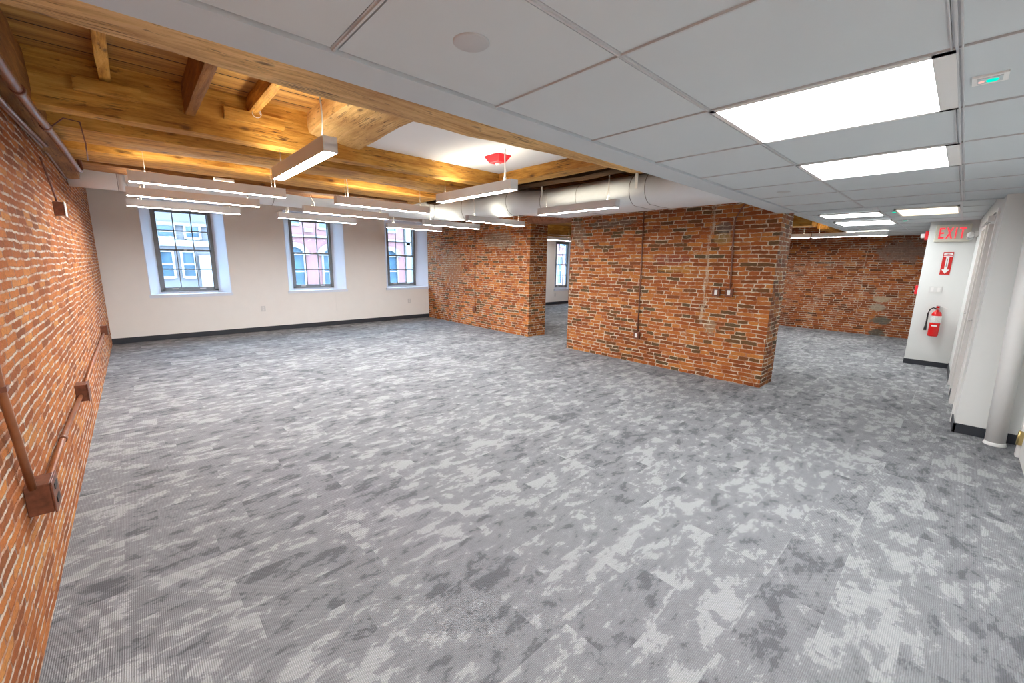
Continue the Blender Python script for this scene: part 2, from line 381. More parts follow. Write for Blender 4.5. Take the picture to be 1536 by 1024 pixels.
def solo(name, mb, mat, label, cat, group=None, bevel=0):
    o = mb.build(name, mat, bevel=bevel)
    bb = [Vector(v) for v in o.bound_box]; lo = Vector((min(v.x for v in bb), min(v.y for v in bb), min(v.z for v in bb))); hi = Vector((max(v.x for v in bb), max(v.y for v in bb), max(v.z for v in bb)))
    origin_to(o, ((lo.x+hi.x)/2, (lo.y+hi.y)/2, lo.z)); return tag(o, label, cat, group)
def struct(name, mb, mat, parent=None, bevel=0):
    o = mb.build(name, mat, parent, bevel)
    if parent is None: o['kind'] = 'structure'
    return o

# ------------------------------------------------------------------ shell
XL, YW, ZC, ZD = -.436, 10.21, 2.21, 2.73
XD, XD2 = 5.88, 6.36
XF, XE = 12.85, 9.48
YW2 = 10.66
struct('floor', B(-1.0, 13.4, -1.2, 11.2, -.12, 0), carpet_m)
struct('wall_left', B(XL-.4, XL, -.9, YW+.4, 0, 2.40).box(XL-.4, XL, 6.85, YW+.4, 2.40, ZD), brick_left)
struct('wall_back', B(-1.0, 5.75, -.78, -.56, 0, 2.8), gwall_m)
# window wall of the near room with three splayed openings
OP = [(.18, 1.46), (2.53, 3.83), (4.87, 6.13)]
ZS, ZT = .84, 2.62
mb = MB(); xs = [XL-.4]+[v for o in OP for v in o]+[6.6]
T = .38
mb.box(xs[0], xs[-1], YW, YW+T, 0, ZS); mb.box(xs[0], xs[-1], YW, YW+T, ZT, 2.80)
FR = []
for i in range(0, len(xs), 2):
    x0, x1 = xs[i], xs[i+1]
    d0 = .15 if i > 0 else 0; d1 = .15 if i < len(xs)-2 else 0
    mb.hexa([(x0, YW, ZS), (x1, YW, ZS), (x1+d1, YW+T, ZS), (x0-d0, YW+T, ZS), (x0, YW, ZT), (x1, YW, ZT), (x1+d1, YW+T, ZT), (x0-d0, YW+T, ZT)])
for (a, b_) in OP: FR.append((a+.15, b_-.15))
struct('wall_window', mb, wall_m)
struct('baseboard_window', B(XL, 6.13, YW-.012, YW, 0, .10), base_m)
# splay linings (white, with daylight blue in the colour)
def window(n, x0, x1, yw, z0, z1, ox0, ox1, zs, wall_out, dep=.22):
    yf = yw+dep
    root = thing('window_%d' % n, '', 'window', ((x0+x1)/2, yf, z0)); 
    for k in ('label', 'category'): del root[k]
    root['kind'] = 'structure'
    fw = .055; d = .09
    m = MB()
    m.box(x0, x0+fw, yf, yf+d, z0, z1).box(x1-fw, x1, yf, yf+d, z0, z1).box(x0, x1, yf, yf+d, z0, z0+.03).box(x0, x1, yf, yf+d, z1-fw, z1)
    m.build('window_frame', frame_m, root)
    zm = (z0+z1)/2
    for (za, zb, yy) in ((z0+.03, zm+.02, yf+.012), (zm-.015, z1-fw, yf+.048)):
        xa, xb = x0+fw*.7, x1-fw*.7; st = .035
        s = MB().box(xa, xa+st, yy, yy+.034, za, zb).box(xb-st, xb, yy, yy+.034, za, zb).box(xa, xb, yy, yy+.034, za, za+(.05 if yy < yf+.03 else .035)).box(xa, xb, yy, yy+.034, zb-.035, zb)
        so = s.build('sash', frame_m, root)
        mm = MB(); w = (xb-xa)/3
        for k in (1, 2): mm.box(xa+w*k-.009, xa+w*k+.009, yy+.006, yy+.028, za, zb)
        zc = (za+zb)/2+.006; mm.box(xa, xb, yy+.006, yy+.028, zc-.009, zc+.009)
        mm.build('muntins', frame_m, so)
        MB().box(xa+.01, xb-.01, yy+.015, yy+.019, za+.01, zb-.01).build('glass', glass_m, so)
        if yy < yf+.03:
            for k in (.22, .74):
                xc = xa+(xb-xa)*k
                MB().box(xc-.05, xc+.05, yy-.016, yy+.002, za+.012, za+.028).build('sash_lift', cord_m, so)
    MB().box((x0+x1)/2-.025, (x0+x1)/2+.025, yf-.006, yf+.012, zm+.0, zm+.028).build('sash_lock', steel_m, root)
    # splayed linings
    t = .012
    m = MB()
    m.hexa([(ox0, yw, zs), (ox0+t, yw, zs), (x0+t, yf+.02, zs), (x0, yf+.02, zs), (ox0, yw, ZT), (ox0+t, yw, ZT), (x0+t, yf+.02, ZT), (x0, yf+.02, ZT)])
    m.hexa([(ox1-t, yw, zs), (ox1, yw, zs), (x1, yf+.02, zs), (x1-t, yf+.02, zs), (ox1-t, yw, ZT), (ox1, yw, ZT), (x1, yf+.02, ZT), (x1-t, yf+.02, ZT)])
    m.build('reveal_lining', reveal_daylit_m, root)
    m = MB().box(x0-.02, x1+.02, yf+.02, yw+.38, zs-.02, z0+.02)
    m.build('sub_sill', reveal_daylit_m, root)
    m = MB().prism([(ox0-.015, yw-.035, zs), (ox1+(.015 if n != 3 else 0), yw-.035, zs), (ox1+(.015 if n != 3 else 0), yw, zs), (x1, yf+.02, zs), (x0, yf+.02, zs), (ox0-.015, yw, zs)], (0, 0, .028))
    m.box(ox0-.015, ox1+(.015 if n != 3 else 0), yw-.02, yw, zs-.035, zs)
    m.build('window_sill', reveal_daylit_m, root)
    # filler between frame head and wall
    m = MB().box(x0-.16, x1+.16, yf, yf+.05, z1, ZT+.02); m.build('head_lining', reveal_daylit_m, root)
    m = MB().box(x0-.14, x0, yf+.02, yf+.06, zs, ZT).box(x1, x1+.14, yf+.02, yf+.06, zs, ZT); m.build('side_casing', reveal_daylit_m, root)
    return root
window(1, .345, 1.265, YW, .905, 2.50, OP[0][0], OP[0][1], ZS, T)
window(2, 2.69, 3.60, YW, .905, 2.50, OP[1][0], OP[1][1], ZS, T)
window(3, 5.02, 5.86, YW, .905, 2.50, OP[2][0], OP[2][1], ZS, T)
# window wall of the far room
O4 = (11.98, 13.3)
mb = MB().box(6.1, O4[0], YW2, YW2+T, 0, 2.8).box(O4[0], 14, YW2, YW2+T, 0, .57).box(O4[0], 14, YW2, YW2+T, 2.45, 2.8)
struct('wall_window_far', mb, wall_m)
struct('baseboard_window_far', B(6.62, XF, YW2-.012, YW2, 0, .10), base_m)
ZT_keep = ZT; ZT = 2.45
window(4, 12.07, 12.80, YW2, .65, 2.40, 11.98, 12.85, .56, T, .05)
ZT = ZT_keep
# brick dividing wall: near pier, far length, brick header over the opening
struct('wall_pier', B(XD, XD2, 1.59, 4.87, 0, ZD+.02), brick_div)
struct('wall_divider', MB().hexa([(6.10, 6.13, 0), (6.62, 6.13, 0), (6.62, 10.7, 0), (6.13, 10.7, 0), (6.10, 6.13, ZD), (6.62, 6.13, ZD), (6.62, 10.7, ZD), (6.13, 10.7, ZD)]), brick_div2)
mb = MB()
k = 0
yy = 4.87
while yy < 6.13:                                   # soldier course of upright bricks
    mb.box(5.99, 6.50, yy+.003, min(yy+.058, 6.13), 2.36, 2.47+random.uniform(-.006, .006)); yy += .0605
struct('trim_1', mb, plain('soldier bricks', (.36, .15, .08), .85, var=.35, scale=18, bumpy=.4, bscale=60))
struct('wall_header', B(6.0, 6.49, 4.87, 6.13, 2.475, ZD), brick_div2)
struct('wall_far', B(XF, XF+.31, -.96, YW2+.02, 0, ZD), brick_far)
# white wall with the extinguisher, slanted door wall, grey wall, entry wall
ZC2 = 2.30
struct('wall_extinguisher', MB().prism([(XE, .478, 0), (XF, .478, 0), (XF, -.9, 0), (XE, -.9, 0)], (0, 0, 2.32)), gwall_m)
struct('baseboard_extinguisher', B(XE-.012, XE, -.055, .482, 0, .082), base_m)
def wy(x): return -.153+(x-5.77)*(.103/3.71)
DO = [(6.15, 7.0), (7.50, 8.15)]
mb = MB()
def seg(x0, x1, z0, z1, d=.25, front=0):
    mb.hexa([(x0, wy(x0)-d, z0), (x1, wy(x1)-d, z0), (x1, wy(x1)+front, z0), (x0, wy(x0)+front, z0), (x0, wy(x0)-d, z1), (x1, wy(x1)-d, z1), (x1, wy(x1)+front, z1), (x0, wy(x0)+front, z1)])
seg(5.757, 6.15, 0, 2.32); seg(7.0, 7.5, 0, 2.32); seg(8.15, XE, 0, 2.32); seg(6.15, 7.0, 2.08, 2.32); seg(7.5, 8.15, 2.08, 2.32)
struct('wall_right', mb, gwall_m)
for i, (a, b_) in enumerate(DO):
    root = thing('door_%d' % (i+1), '', 'door', ((a+b_)/2, wy((a+b_)/2), 0))
    for k in ('label', 'category'): del root[k]
    root['kind'] = 'structure'
    mb = MB(); seg(a+.03, b_-.03, .008, 2.05, .085, -.045); mb.build('door_leaf', trim_m, root)
    mb = MB()
    for (q0, q1, z0, z1) in ((a-.06, a+.03, 0, 2.14), (b_-.03, b_+.06, 0, 2.14), (a+.03, b_-.03, 2.05, 2.14)): seg(q0, q1, z0, z1, .12, .016)
    mb.build('door_frame', trim_m, root)
    mb = MB(); hx = b_-.09 if i else b_-.10
    mb.tube([(hx, wy(hx)-.045, 1.0), (hx, wy(hx)+.005, 1.0)], .010); mb.tube([(hx, wy(hx)+.005, 1.0), (hx-.10, wy(hx)+.006, 1.0)], .009)
    mb.build('door_handle', steel_m, root)
mb = MB(); seg(5.738, 6.09, 0, .09, .01, .012); seg(7.06, 7.44, 0, .09, .0, .012); seg(8.21, XE, 0, .09, 0, .012)
struct('baseboard_right', mb, base_m)
struct('wall_return', B(5.75, 6.0, -.80, -.154, 0, 2.32), gwall_m)
struct('baseboard_return', B(5.738, 5.75, -.56, -.148, 0, .092), base_m)
# entry door beside the camera's right hand
root = thing('door_3', '', 'door', (4.7, -.55, 0))
for k in ('label', 'category'): del root[k]
root['kind'] = 'structure'
B(5.36, 5.44, -.56, -.522, 0, 2.12).box(4.30, 4.38, -.56, -.522, 0, 2.12).box(4.38, 5.36, -.56, -.522, 2.05, 2.12).build('door_frame', trim_m, root)
B(4.39, 5.35, -.558, -.540, .01, 2.04).build('door_leaf', trim_m, root)
for z in (.115, 1.0, 1.80):
    hb = MB().box(5.335, 5.395, -.541, -.518, z, z+.115)
    hb.tube([(5.352, -.516, z-.004), (5.352, -.516, z+.12)], .010, 12); hb.build('hinge', brass_m, root)

# ------------------------------------------------------------------ ceilings
YE, YS = 1.475, 1.66
TX, TY = .684, .737
xg = [.554+TX*i for i in range(-1, 8)]; yg = [.853, .116, -.621]
TRO = [(1.922, .116), (3.29, .116), (-.13, .116)]            # recessed lights (x, y of the low corner), the last one added unseen
cols = [XL]+xg+[6.0]; rows = [YE]+yg
mb = MB()
g = .013
for i in range(len(cols)-1):
    for j in range(len(rows)-1):
        x0, x1, y1, y0 = cols[i], cols[i+1], rows[j], rows[j+1]
        if any(abs(x0-a) < .02 and abs(y0-b_) < .02 for a, b_ in TRO): continue
        if x1-x0 < .05: continue
        mb.box(x0+g, x1-g, y0+g, y1-g, ZC+.004, ZC+.02)
struct('ceiling', mb, tile_m, bevel=0)
mb = MB()
def tee(a0, a1, b0, b1):
    mb.box(a0, a1, b0, b1, ZC+.006, ZC+.02)
for x in xg: tee(x-.009, x+.009, -.62, YE); 
for yv in yg: mb.box(XL, 6.0, yv-.009, yv+.009, ZC+.005, ZC+.02)
struct('trim_2', mb, tee_m)
mb = MB()
for x in xg: mb.box(x-.0035, x+.0035, -.62, YE, ZC-.001, ZC+.01)
for yv in yg: mb.box(XL, 6.0, yv-.0035, yv+.0035, ZC-.001, ZC+.01)
mb.box(XL, 6.0, yg[1]-.014, yg[1]-.010, ZC-.002, ZC+.01).box(XL, 6.0, yg[1]+.010, yg[1]+.014, ZC-.002, ZC+.01)
struct('trim_3', mb, plain('tee nose', (.55, .56, .57), .4))
struct('trim_4', B(XL, 6.02, YE, YS, ZC-.006, ZC+.03).box(XL, 6.02, YS-.02, YS, ZC, ZD), soffit_m)
struct('ceiling_lid', B(-1.2, 13.5, -1.1, 11.0, ZD+.06, ZD+.12), soffit_m)
struct('wall_outer', B(-1.2, -1.0, -1.1, 11.0, 0, ZD+.06).box(-1.0, 13.5, -1.1, -.95, 0, ZD+.06).box(-1.0, XL-.4, 10.2, 10.6, 0, ZD+.06).box(13.15, 13.5, -.95, 11.0, 0, ZD+.06), soffit_m)
# second drop ceiling, a step higher
Y2E = 1.78
mb = MB(); mb.box(6.02, XF, -.3, Y2E-.14, ZC2+.004, ZC2+.03).box(6.36, XF, Y2E-.14, Y2E, ZC2-.004, ZC2+.03)
mb.box(6.0, 6.03, -.6, 1.66, ZC-.004, ZC2+.05).box(6.36, XF, Y2E-.02, Y2E, ZC2, ZD)
# troffer holes are shallow: the fixtures sit just under the tiles
struct('ceiling_far', mb, tile_m)
mb = MB()
for x in [6.72+.72*i for i in range(9)]: mb.box(x-.008, x+.008, -.2, Y2E-.14, ZC2-.001, ZC2+.01)
for yv in (.86, .14): mb.box(6.02, XF, yv-.008, yv+.008, ZC2-.001, ZC2+.01)
struct('trim_5', mb, tee_m)
struct('ceiling_deck', B(-1, 13.4, 1.66, 11.2, ZD, ZD+.06), deck_m)
struct('ceiling_panel', B(1.60, 3.26, 2.0, 3.84, 2.565, 2.60), drywall_m)

# ------------------------------------------------------------------ ceiling lights
def troffer(x0, x1, y0, y1, z, label, lens, group):
    t = thing('ceiling_light', label, 'ceiling light', ((x0+x1)/2, (y0+y1)/2, z), group)
    f = .016
    MB().box(x0+.002, x0+f+.010, y0+.002, y1-.002, z-.003, z+.05).box(x1-f-.010, x1-.002, y0+.002, y1-.002, z-.003, z+.05).box(x0+.002, x1-.002, y0+.002, y0+.055, z-.003, z+.05).box(x0+.002, x1-.002, y1-f-.006, y1-.002, z-.003, z+.05).build('frame', whitepl_m, t)
    MB().box(x0+f+.008, x1-f-.008, y0+.053, y1-f-.004, z+.006, z+.012).build('diffuser', lens, t)
    MB().box(x0+.01, x1-.01, y0+.01, y1-.01, z+.05, z+.06).build('housing', whitepl_m, t)
    return t
GT = 'recessed square ceiling lights'
troffer(1.922, 2.606, .116, .853, ZC, 'largest recessed ceiling light panel, nearest the camera beside the round speaker tile', troff_m, GT)
troffer(3.29, 3.974, .116, .853, ZC, 'second recessed ceiling light panel, one dull tile behind the largest one', troff_m, GT)
troffer(-.13, .554, .116, .853, ZC, 'added recessed ceiling light panel, unseen above the camera beside the brick wall', troff_m, GT)  # added out of view to light the near floor
def far_troffer(x0, x1, y0, y1, label, lens):
    z = ZC2-.01
    t = thing('ceiling_light', label, 'ceiling light', ((x0+x1)/2, (y0+y1)/2, z), GT)
    MB().box(x0, x0+.02, y0, y1, z-.008, z+.012).box(x1-.02, x1, y0, y1, z-.008, z+.012).box(x0, x1, y0, y0+.02, z-.008, z+.012).box(x0, x1, y1-.02, y1, z-.008, z+.012).build('frame', whitepl_m, t)
    MB().box(x0+.018, x1-.018, y0+.018, y1-.018, z, z+.006).build('diffuser', lens, t)
far_troffer(7.30, 7.83, .86, 1.53, 'white light panel in the far ceiling, nearer of the two right of the pier', troff_m)
far_troffer(8.55, 9.32, .86, 1.57, 'white light panel in the far lower ceiling, the one closest to the far brick wall', troff_m)
far_troffer(7.18, 8.08, .15, .72, 'warm orange-tinted light panel in the far ceiling in front of the exit sign', warm_m)

# ------------------------------------------------------------------ pendants
LEN = 1.235
def make_pendant(along, label, cat='pendant light'):
    t = thing('pendant_light', label, cat, (0, 0, 0)); t['_local'] = 1
    w, h = .0425, .090
    def bb(a0, a1, b0, b1, z0, z1): return (a0, a1, b0, b1, z0, z1) if along == 'x' else (b0, b1, a0, a1, z0, z1)
    m = MB(); m.box(*bb(0, LEN, -w, -w+.003, 0, h)).box(*bb(0, LEN, w-.003, w, 0, h)).box(*bb(0, LEN, -w+.003, w-.003, .035, .050))
    m.build('housing', housing_m, t)
    for a in (0, LEN-.003):
        m = MB().box(*bb(a, a+.003, -w-.0005, w+.0005, -.0005, h+.0005)); m.build('end_cap', housing_m, t)
    MB().box(*bb(.006, LEN-.006, -w+.004, w-.004, .002, .006)).build('diffuser', lens_m, t)
    MB().box(*bb(.03, LEN-.03, -w+.012, w-.012, h-.020, h-.016)).build('uplight_strip', up_m, t)
    return t
pend_n = []
protos = {}
def ztop(x, yv):
    for (x0, x1, y0, y1, z) in BEAMZ:
        if x0 <= x <= x1 and y0 <= yv <= y1: return z
    return ZD
BEAMZ = []
GP = 'linear pendant lights'
def pendant(along, x, yv, label, cord='end'):
    t = make_pendant(along, label) if along not in protos else None
    if t is None:
        src = protos[along]; t = src.copy(); C.objects.link(t)
        for ch in src['_kids_']: pass
    return t
def place_pendant(along, x, yv, z, label, cord_at=None):
    if along not in protos:
        t = make_pendant(along, label); protos[along] = (t, [c for c in C.objects if c.parent == t])
    else:
        src, kids = protos[along]; t = src.copy(); C.objects.link(t); t['label'] = label
        for k_ in kids:
            c = k_.copy(); C.objects.link(c); c.parent = t
    t.location = (x, yv, z); t['group'] = GP
    pts = [(x+.12, yv), (x+LEN-.12, yv)] if along == 'x' else [(x, yv+.12), (x, yv+LEN-.12)]
    for (a, b_) in pts:
        zt = ztop(a, b_)
        m = MB(); m.tube([(a-x, b_-yv, .088), (a-x, b_-yv, zt-z)], .0012, 6)
        m.tube([(a-x, b_-yv, .088), (a-x, b_-yv, .12)], .005, 8)
        m.build('suspension_cable', cable_m, t)
    if cord_at is not None:
        a, b_ = pts[cord_at]; dx, dy = ((.03, 0) if along == 'x' else (0, .03))
        zt = ztop(a, b_)
        cpts = []
        for i in range(9):
            q = i/8; cpts.append((a-x+dx*(1-q)+.012*math.sin(q*5), b_-yv+dy*(1-q)+.006*math.sin(q*4), .09+(zt-z-.09)*q))
        MB().tube(cpts, .0048, 8).build('power_cord', cord_m, t)
    return t
ZP = 2.20
BEAMZ += [(-1, 3.3, 1.7, 2.2, 2.34), (-1, 3.3, 3.8, 3.97, 2.42), (-1, 3.3, 4.29, 4.80, 2.42), (-1, 3.3, 5.11, 5.72, 2.43), (-1, 3.3, 5.98, 6.5, 2.43), (1.19, 1.62, 2, 3.8, 2.55), (1.6, 3.26, 2, 3.84, 2.565), (3.2, 3.5, 2, 8, 2.45)]
PL = []
PL.append(place_pendant('y', .973, 2.72, ZP, 'nearest linear pendant light, pointing away from the camera under the timber joists', 0))
PL.append(place_pendant('y', 2.61, 2.84, ZP, 'linear pendant light hanging below the white ceiling panel beside the red strobe', 0))
PL.append(place_pendant('y', 4.185, 2.80, ZP, 'linear pendant light close in front of the white duct by the brick pier', 0))
PL.append(place_pendant('x', .055, 5.03, ZP, 'highest of the three stacked pendant lights in front of the leftmost window', 1))
PL.append(place_pendant('x', .035, 6.15, ZP, 'middle of the three stacked pendant lights in front of the leftmost window', 0))
PL.append(place_pendant('x', .03, 7.40, ZP, 'lowest of the three stacked pendant lights, crossing the top of the leftmost window', 0))
PL.append(place_pendant('x', 1.83, 5.07, ZP, 'linear pendant light in the middle column, highest and nearest of its three', 0))
PL.append(place_pendant('x', 1.82, 6.27, ZP, 'linear pendant light in the middle column, second of its three', 0))
PL.append(place_pendant('x', 1.79, 7.47, ZP, 'linear pendant light crossing the top of the middle window', 0))
PL.append(place_pendant('x', 4.0, 5.45, ZP, 'linear pendant light by the duct elbow, nearest to the wall opening', 0))
PL.append(place_pendant('x', 3.89, 6.60, ZP, 'linear pendant light by the duct elbow, between its nearer and farther neighbours', 0))
PL.append(place_pendant('x', 3.74, 7.72, ZP, 'linear pendant light crossing the top of the rightmost of the three windows', 0))
PL.append(place_pendant('y', 11.03, 1.13, ZP, 'linear pendant light before the far brick wall, right end showing past the dropped ceiling', None))
PL.append(place_pendant('y', 11.03, 2.40, ZP, 'linear pendant light before the far brick wall, mostly hidden by the brick pier', None))
PL.append(place_pendant('x', 10.6, 9.35, ZP+.30, 'linear pendant light glimpsed through the opening above the far room window', None))
PL.append(place_pendant('y', 8.6, 4.6, ZP, 'added linear pendant light hidden in the far room behind the brick pier', None))  # added out of sight to light the far room
PL.append(place_pendant('x', 8.2, 7.8, ZP, 'added linear pendant light hidden in the far room behind the wall with the opening', None))  # another hidden lamp put in for the far room's light

m = MB().box(.62, .78, -.035, .035, .092, .118); m.build('driver_box', whitepl_m, PL[3]).data.transform(Matrix.Translation((0, 0, 0)))
# ------------------------------------------------------------------ timbers
def beam(name, mat, axis, a0, a1, b0, b1, z0, z1, label, amp=.008, seed=0, taper=None, cat='beam', parent=None, tilt=(0, 0)):
    nseg = max(4, int((a1-a0)/.09)); bm = bmesh.new(); rings = []
    sec = []
    nb, nz = 5, 4
    for i in range(nb): sec.append((i/nb, 0, i == 0))
    for i in range(nz): sec.append((1, i/nz, i == 0))
    for i in range(nb): sec.append((1-i/nb, 1, i == 0))
    for i in range(nz): sec.append((0, 1-i/nz, i == 0))
    for s_ in range(nseg+1):
        q = s_/nseg; a = a0+(a1-a0)*q
        wav = noise.noise(Vector((a*.9, seed*3.1, 0)))*amp*2.2; wav2 = noise.noise(Vector((a*.8, seed*3.1, 9)))*amp*2
        ring = []
        for (u, v, cn) in sec:
            b_ = b0+(b1-b0)*u; z = z0+(z1-z0)*v
            if taper: b_ += taper(a, u)
            n1 = noise.noise(Vector((a*3.1+seed, b_*9, z*9)))*amp+noise.noise(Vector((a*9+seed, b_*22, z*22)))*amp*.5
            n2 = noise.noise(Vector((a*3.3, b_*9+seed, z*9)))*amp
            ch = amp*.8 if cn else 0
            bb = b_+n1+wav+(ch if u == 0 else -ch if u == 1 else 0)
            zz = z+(n2+wav2 if v < .5 else 0)+(ch if v == 0 else 0)+(tilt[0]*(u-.5) if v < .5 else 0)+tilt[1]*(q-.5)
            ring.append(bm.verts.new((a, bb, zz) if axis == 'x' else (bb, a, zz)))
        rings.append(ring)
    n = len(sec)
    for r0, r1 in zip(rings, rings[1:]):
        for k_ in range(n):
            bm.faces.new((r0[k_], r0[(k_+1) % n], r1[(k_+1) % n], r1[k_]))
    bm.faces.new(rings[0][::-1]); bm.faces.new(rings[-1])
    bmesh.ops.recalc_face_normals(bm, faces=bm.faces)
    me = bpy.data.meshes.new(name); bm.to_mesh(me); bm.free(); me.materials.append(mat)
    o = bpy.data.objects.new(name, me); C.objects.link(o)
    smooth_sharp(o, .75)
    if parent is None:
        loc = ((a0+a1)/2, (b0+b1)/2, z0) if axis == 'x' else ((b0+b1)/2, (a0+a1)/2, z0)
        origin_to(o, loc); tag(o, label, cat)
    else:
        o.parent = parent; me.transform(Matrix.Translation(-Vector(parent.location)))
    return o
beam('timber_beam', wood_px, 'x', -.70, 3.36, 1.72, 2.22, 2.335, ZD, 'long hewn timber beam running along the edge of the dropped ceiling', .010, 1,
     taper=lambda a, u: (.04*math.exp(-((a-.5)/.5)**2)+.11*math.exp(-((a-1.0)/1.0)**2)-.09*max(0, a-2.6)-.04)*(1 if u > .5 else 0))
beam('wall_plate', wood_dy, 'y', 1.2, 6.84, -.62, -.315, 2.40, ZD, 'dark timber wall plate lying along the top of the left brick wall', .012, 2, cat='beam')
beam('timber_beam', wood_x, 'x', -.40, 3.26, 3.80, 3.965, 2.42, ZD, 'broad timber girder closing the joisted bay, with cleats nailed to its face', .007, 3)
beam('timber_beam', wood_x, 'x', -.36, 3.26, 4.30, 4.80, 2.425, ZD, 'hewn timber girder directly beyond the one with the nailed cleats', .012, 4)
beam('timber_beam', wood_x, 'x', -.36, 3.26, 5.12, 5.72, 2.435, ZD, 'hewn timber girder above the highest pendant light of the left stack', .012, 5)
beam('timber_beam', wood_dx, 'x', -.36, 3.26, 5.98, 6.50, 2.44, ZD, 'dark timber girder just in front of the white duct along the windows', .012, 6)
beam('timber_beam', wood_dx, 'x', -.36, 6.0, 8.1, 8.55, 2.62, ZD, 'timber girder between the white duct and the window wall', .012, 16)
beam('timber_beam', wood_py, 'y', 2.1, 3.80, 1.19, 1.62, 2.545, ZD, 'wide pale timber between the joisted bay and the white ceiling panel', .010, 7, tilt=(-.05, 0))
beam('timber_beam', wood_y, 'y', 2.0, 8.1, 3.24, 3.45, 2.455, ZD, 'timber trimmer along the right edge of the white ceiling panel', .008, 8)
beam('floor_joist', wood_y, 'y', 2.15, 3.80, -.025, .032, 2.625, ZD, 'thin bright joist, leftmost of the three between the edge beam and girder', .003, 9, cat='joist')
beam('floor_joist', wood_dy, 'y', 2.15, 3.80, .385, .448, 2.525, ZD, 'deepest joist, middle of the three between the edge beam and girder', .004, 10, cat='joist')
beam('floor_joist', wood_y, 'y', 2.15, 3.80, .765, .832, 2.62, ZD, 'joist nearest the wide pale timber, rightmost of the three', .004, 11, cat='joist')
beam('timber_cleat', wood_x, 'x', -.14, .165, 3.745, 3.80, 2.535, 2.61, 'short dark cleat nailed under the leftmost joist on the girder face', .002, 12, cat='cleat')
beam('timber_cleat', wood_x, 'x', .61, 1.00, 3.75, 3.80, 2.55, 2.625, 'short bright cleat nailed under the rightmost joist on the girder face', .002, 13, cat='cleat')
beam('timber_beam', wood_shade_y, 'y', 2.3, 6.6, 3.95, 4.18, 2.56, ZD, 'timber with recess shade in its colour, above the duct', .010, 14)
beam('timber_beam', wood_shade_y, 'y', 2.3, 6.6, 3.52, 3.86, 2.60, ZD, 'added timber with recess shade in its colour beside the bright trimmer of the white ceiling panel', .010, 21)  # extra timber filling the recess, its shade put into the colour
beam('timber_beam', wood_shade_y, 'y', 2.2, 6.2, 4.24, 4.60, 2.66, ZD, 'added board with recess shade in its colour just above the duct, deepest in the dark recess', .010, 22)  # extra board, also there to keep the recess dark
beam('timber_beam', wood_shade_y, 'y', 1.8, 6.6, 5.15, 5.40, 2.60, ZD, 'timber with recess shade in its colour over the duct beside the brick pier', .010, 15)
beam('timber_beam', wood_y, 'y', 2.3, 10.5, 10.55, 10.95, 2.42, ZD, 'timber girder in the far room running toward the windows', .010, 17)
beam('timber_beam', wood_x, 'x', 6.66, 12.8, 8.7, 9.1, 2.44, ZD, 'timber girder glimpsed through the brick opening', .010, 18)
beam('timber_beam', wood_x, 'x', 11.3, 12.8, 2.15, 2.35, 2.40, ZD, 'stub of bright timber above the pendant at the far brick wall', .008, 19)
beam('timber_beam', wood_dx, 'x', 6.4, 10.5, 3.3, 3.6, 2.44, ZD, 'dark timber girder in the far room above the dropped ceiling edge', .010, 20)

# ------------------------------------------------------------------ ducts
def ring_pts(c, tdir, a, b_, n=32):
    """flat-oval section: half-width a along the side direction, half-height b_"""
    side = Vector(tdir).cross(Vector((0, 0, 1))).normalized(); pts = []
    for k_ in range(n):
        th = k_*2*math.pi/n; cx = math.cos(th); sz = math.sin(th)
        dx = cx*b_+math.copysign(max(0, a-b_), cx if abs(cx) > 1e-6 else 1)*(1 if abs(cx) > .12 else abs(cx)/.12)
        pts.append(Vector(c)+side*dx+Vector((0, 0, sz*b_)))
    return pts
def sweep(secs, n=32):
    m = MB(); rings = [[m.bm.verts.new(q) for q in ring_pts(c, t, a, b_, n)] for (c, t, a, b_) in secs]
    for r0, r1 in zip(rings, rings[1:]):
        for k_ in range(n): m.face([r0[k_], r0[(k_+1) % n], r1[(k_+1) % n], r1[k_]], True)
    m.face(rings[0][::-1]); m.face(rings[-1]); return m
dt = thing('air_duct', 'long white painted air duct running along the windows and turning past the brick pier', 'air duct', (2.5, 6.95, 2.33))
secs = [((XL+.01, 6.97, 2.54), (1, 0, 0), .21, .21)]
for x in (0, .6, 1.2, 1.8, 2.4, 3.0, 3.5, 3.85): secs.append(((x, 6.97, 2.54), (1, 0, 0), .21, .21))
for k_ in range(1, 8):
    a = k_/8*math.pi/2; R_ = .85; q = k_/8
    secs.append(((3.95+R_*math.sin(a), 6.97-R_*(1-math.cos(a)), 2.54), (math.cos(a), -math.sin(a), 0), .21, .21))
for yv in (6.05, 5.6, 5.1): secs.append(((4.80, yv, 2.54), (0, -1, 0), .21, .21))
for q in (.2, .4, .6, .8): secs.append(((4.80, 5.1-q*.8, 2.54-.11*q), (0, -1, 0), .21+.19*q, .21-.03*q))
for yv in (4.3, 4.0, 3.5, 3.0, 2.5, 2.0, 1.72): secs.append(((4.80, yv, 2.43), (0, -1, 0), .40, .18))
sweep(secs).build('duct_body', duct_m, dt)
def band(c, t, a, b_, w, mat=seam_m, e=.004):
    tv = Vector(t)*w/2
    return sweep([(Vector(c)-tv, t, a+e, b_+e), (Vector(c)+tv, t, a+e, b_+e)])
for x in (-.02, .06, 1.6, 2.9): band((x, 6.97, 2.54), (1, 0, 0), .21, .21, .006).build('duct_seam', dark_seam_m, dt)
for x in (.02,): band((x, 6.97, 2.54), (1, 0, 0), .21, .21, .06, e=.002).build('duct_collar', duct_m, dt)
band((4.80, 5.2, 2.54), (0, -1, 0), .21, .21, .006, e=.0025).build('duct_seam', dark_seam_m, dt)
for yv in (4.25, 3.6, 2.80, 2.60): band((4.80, yv, 2.43), (0, -1, 0), .40, .18, .006, e=.0025).build('duct_seam', dark_seam_m, dt)
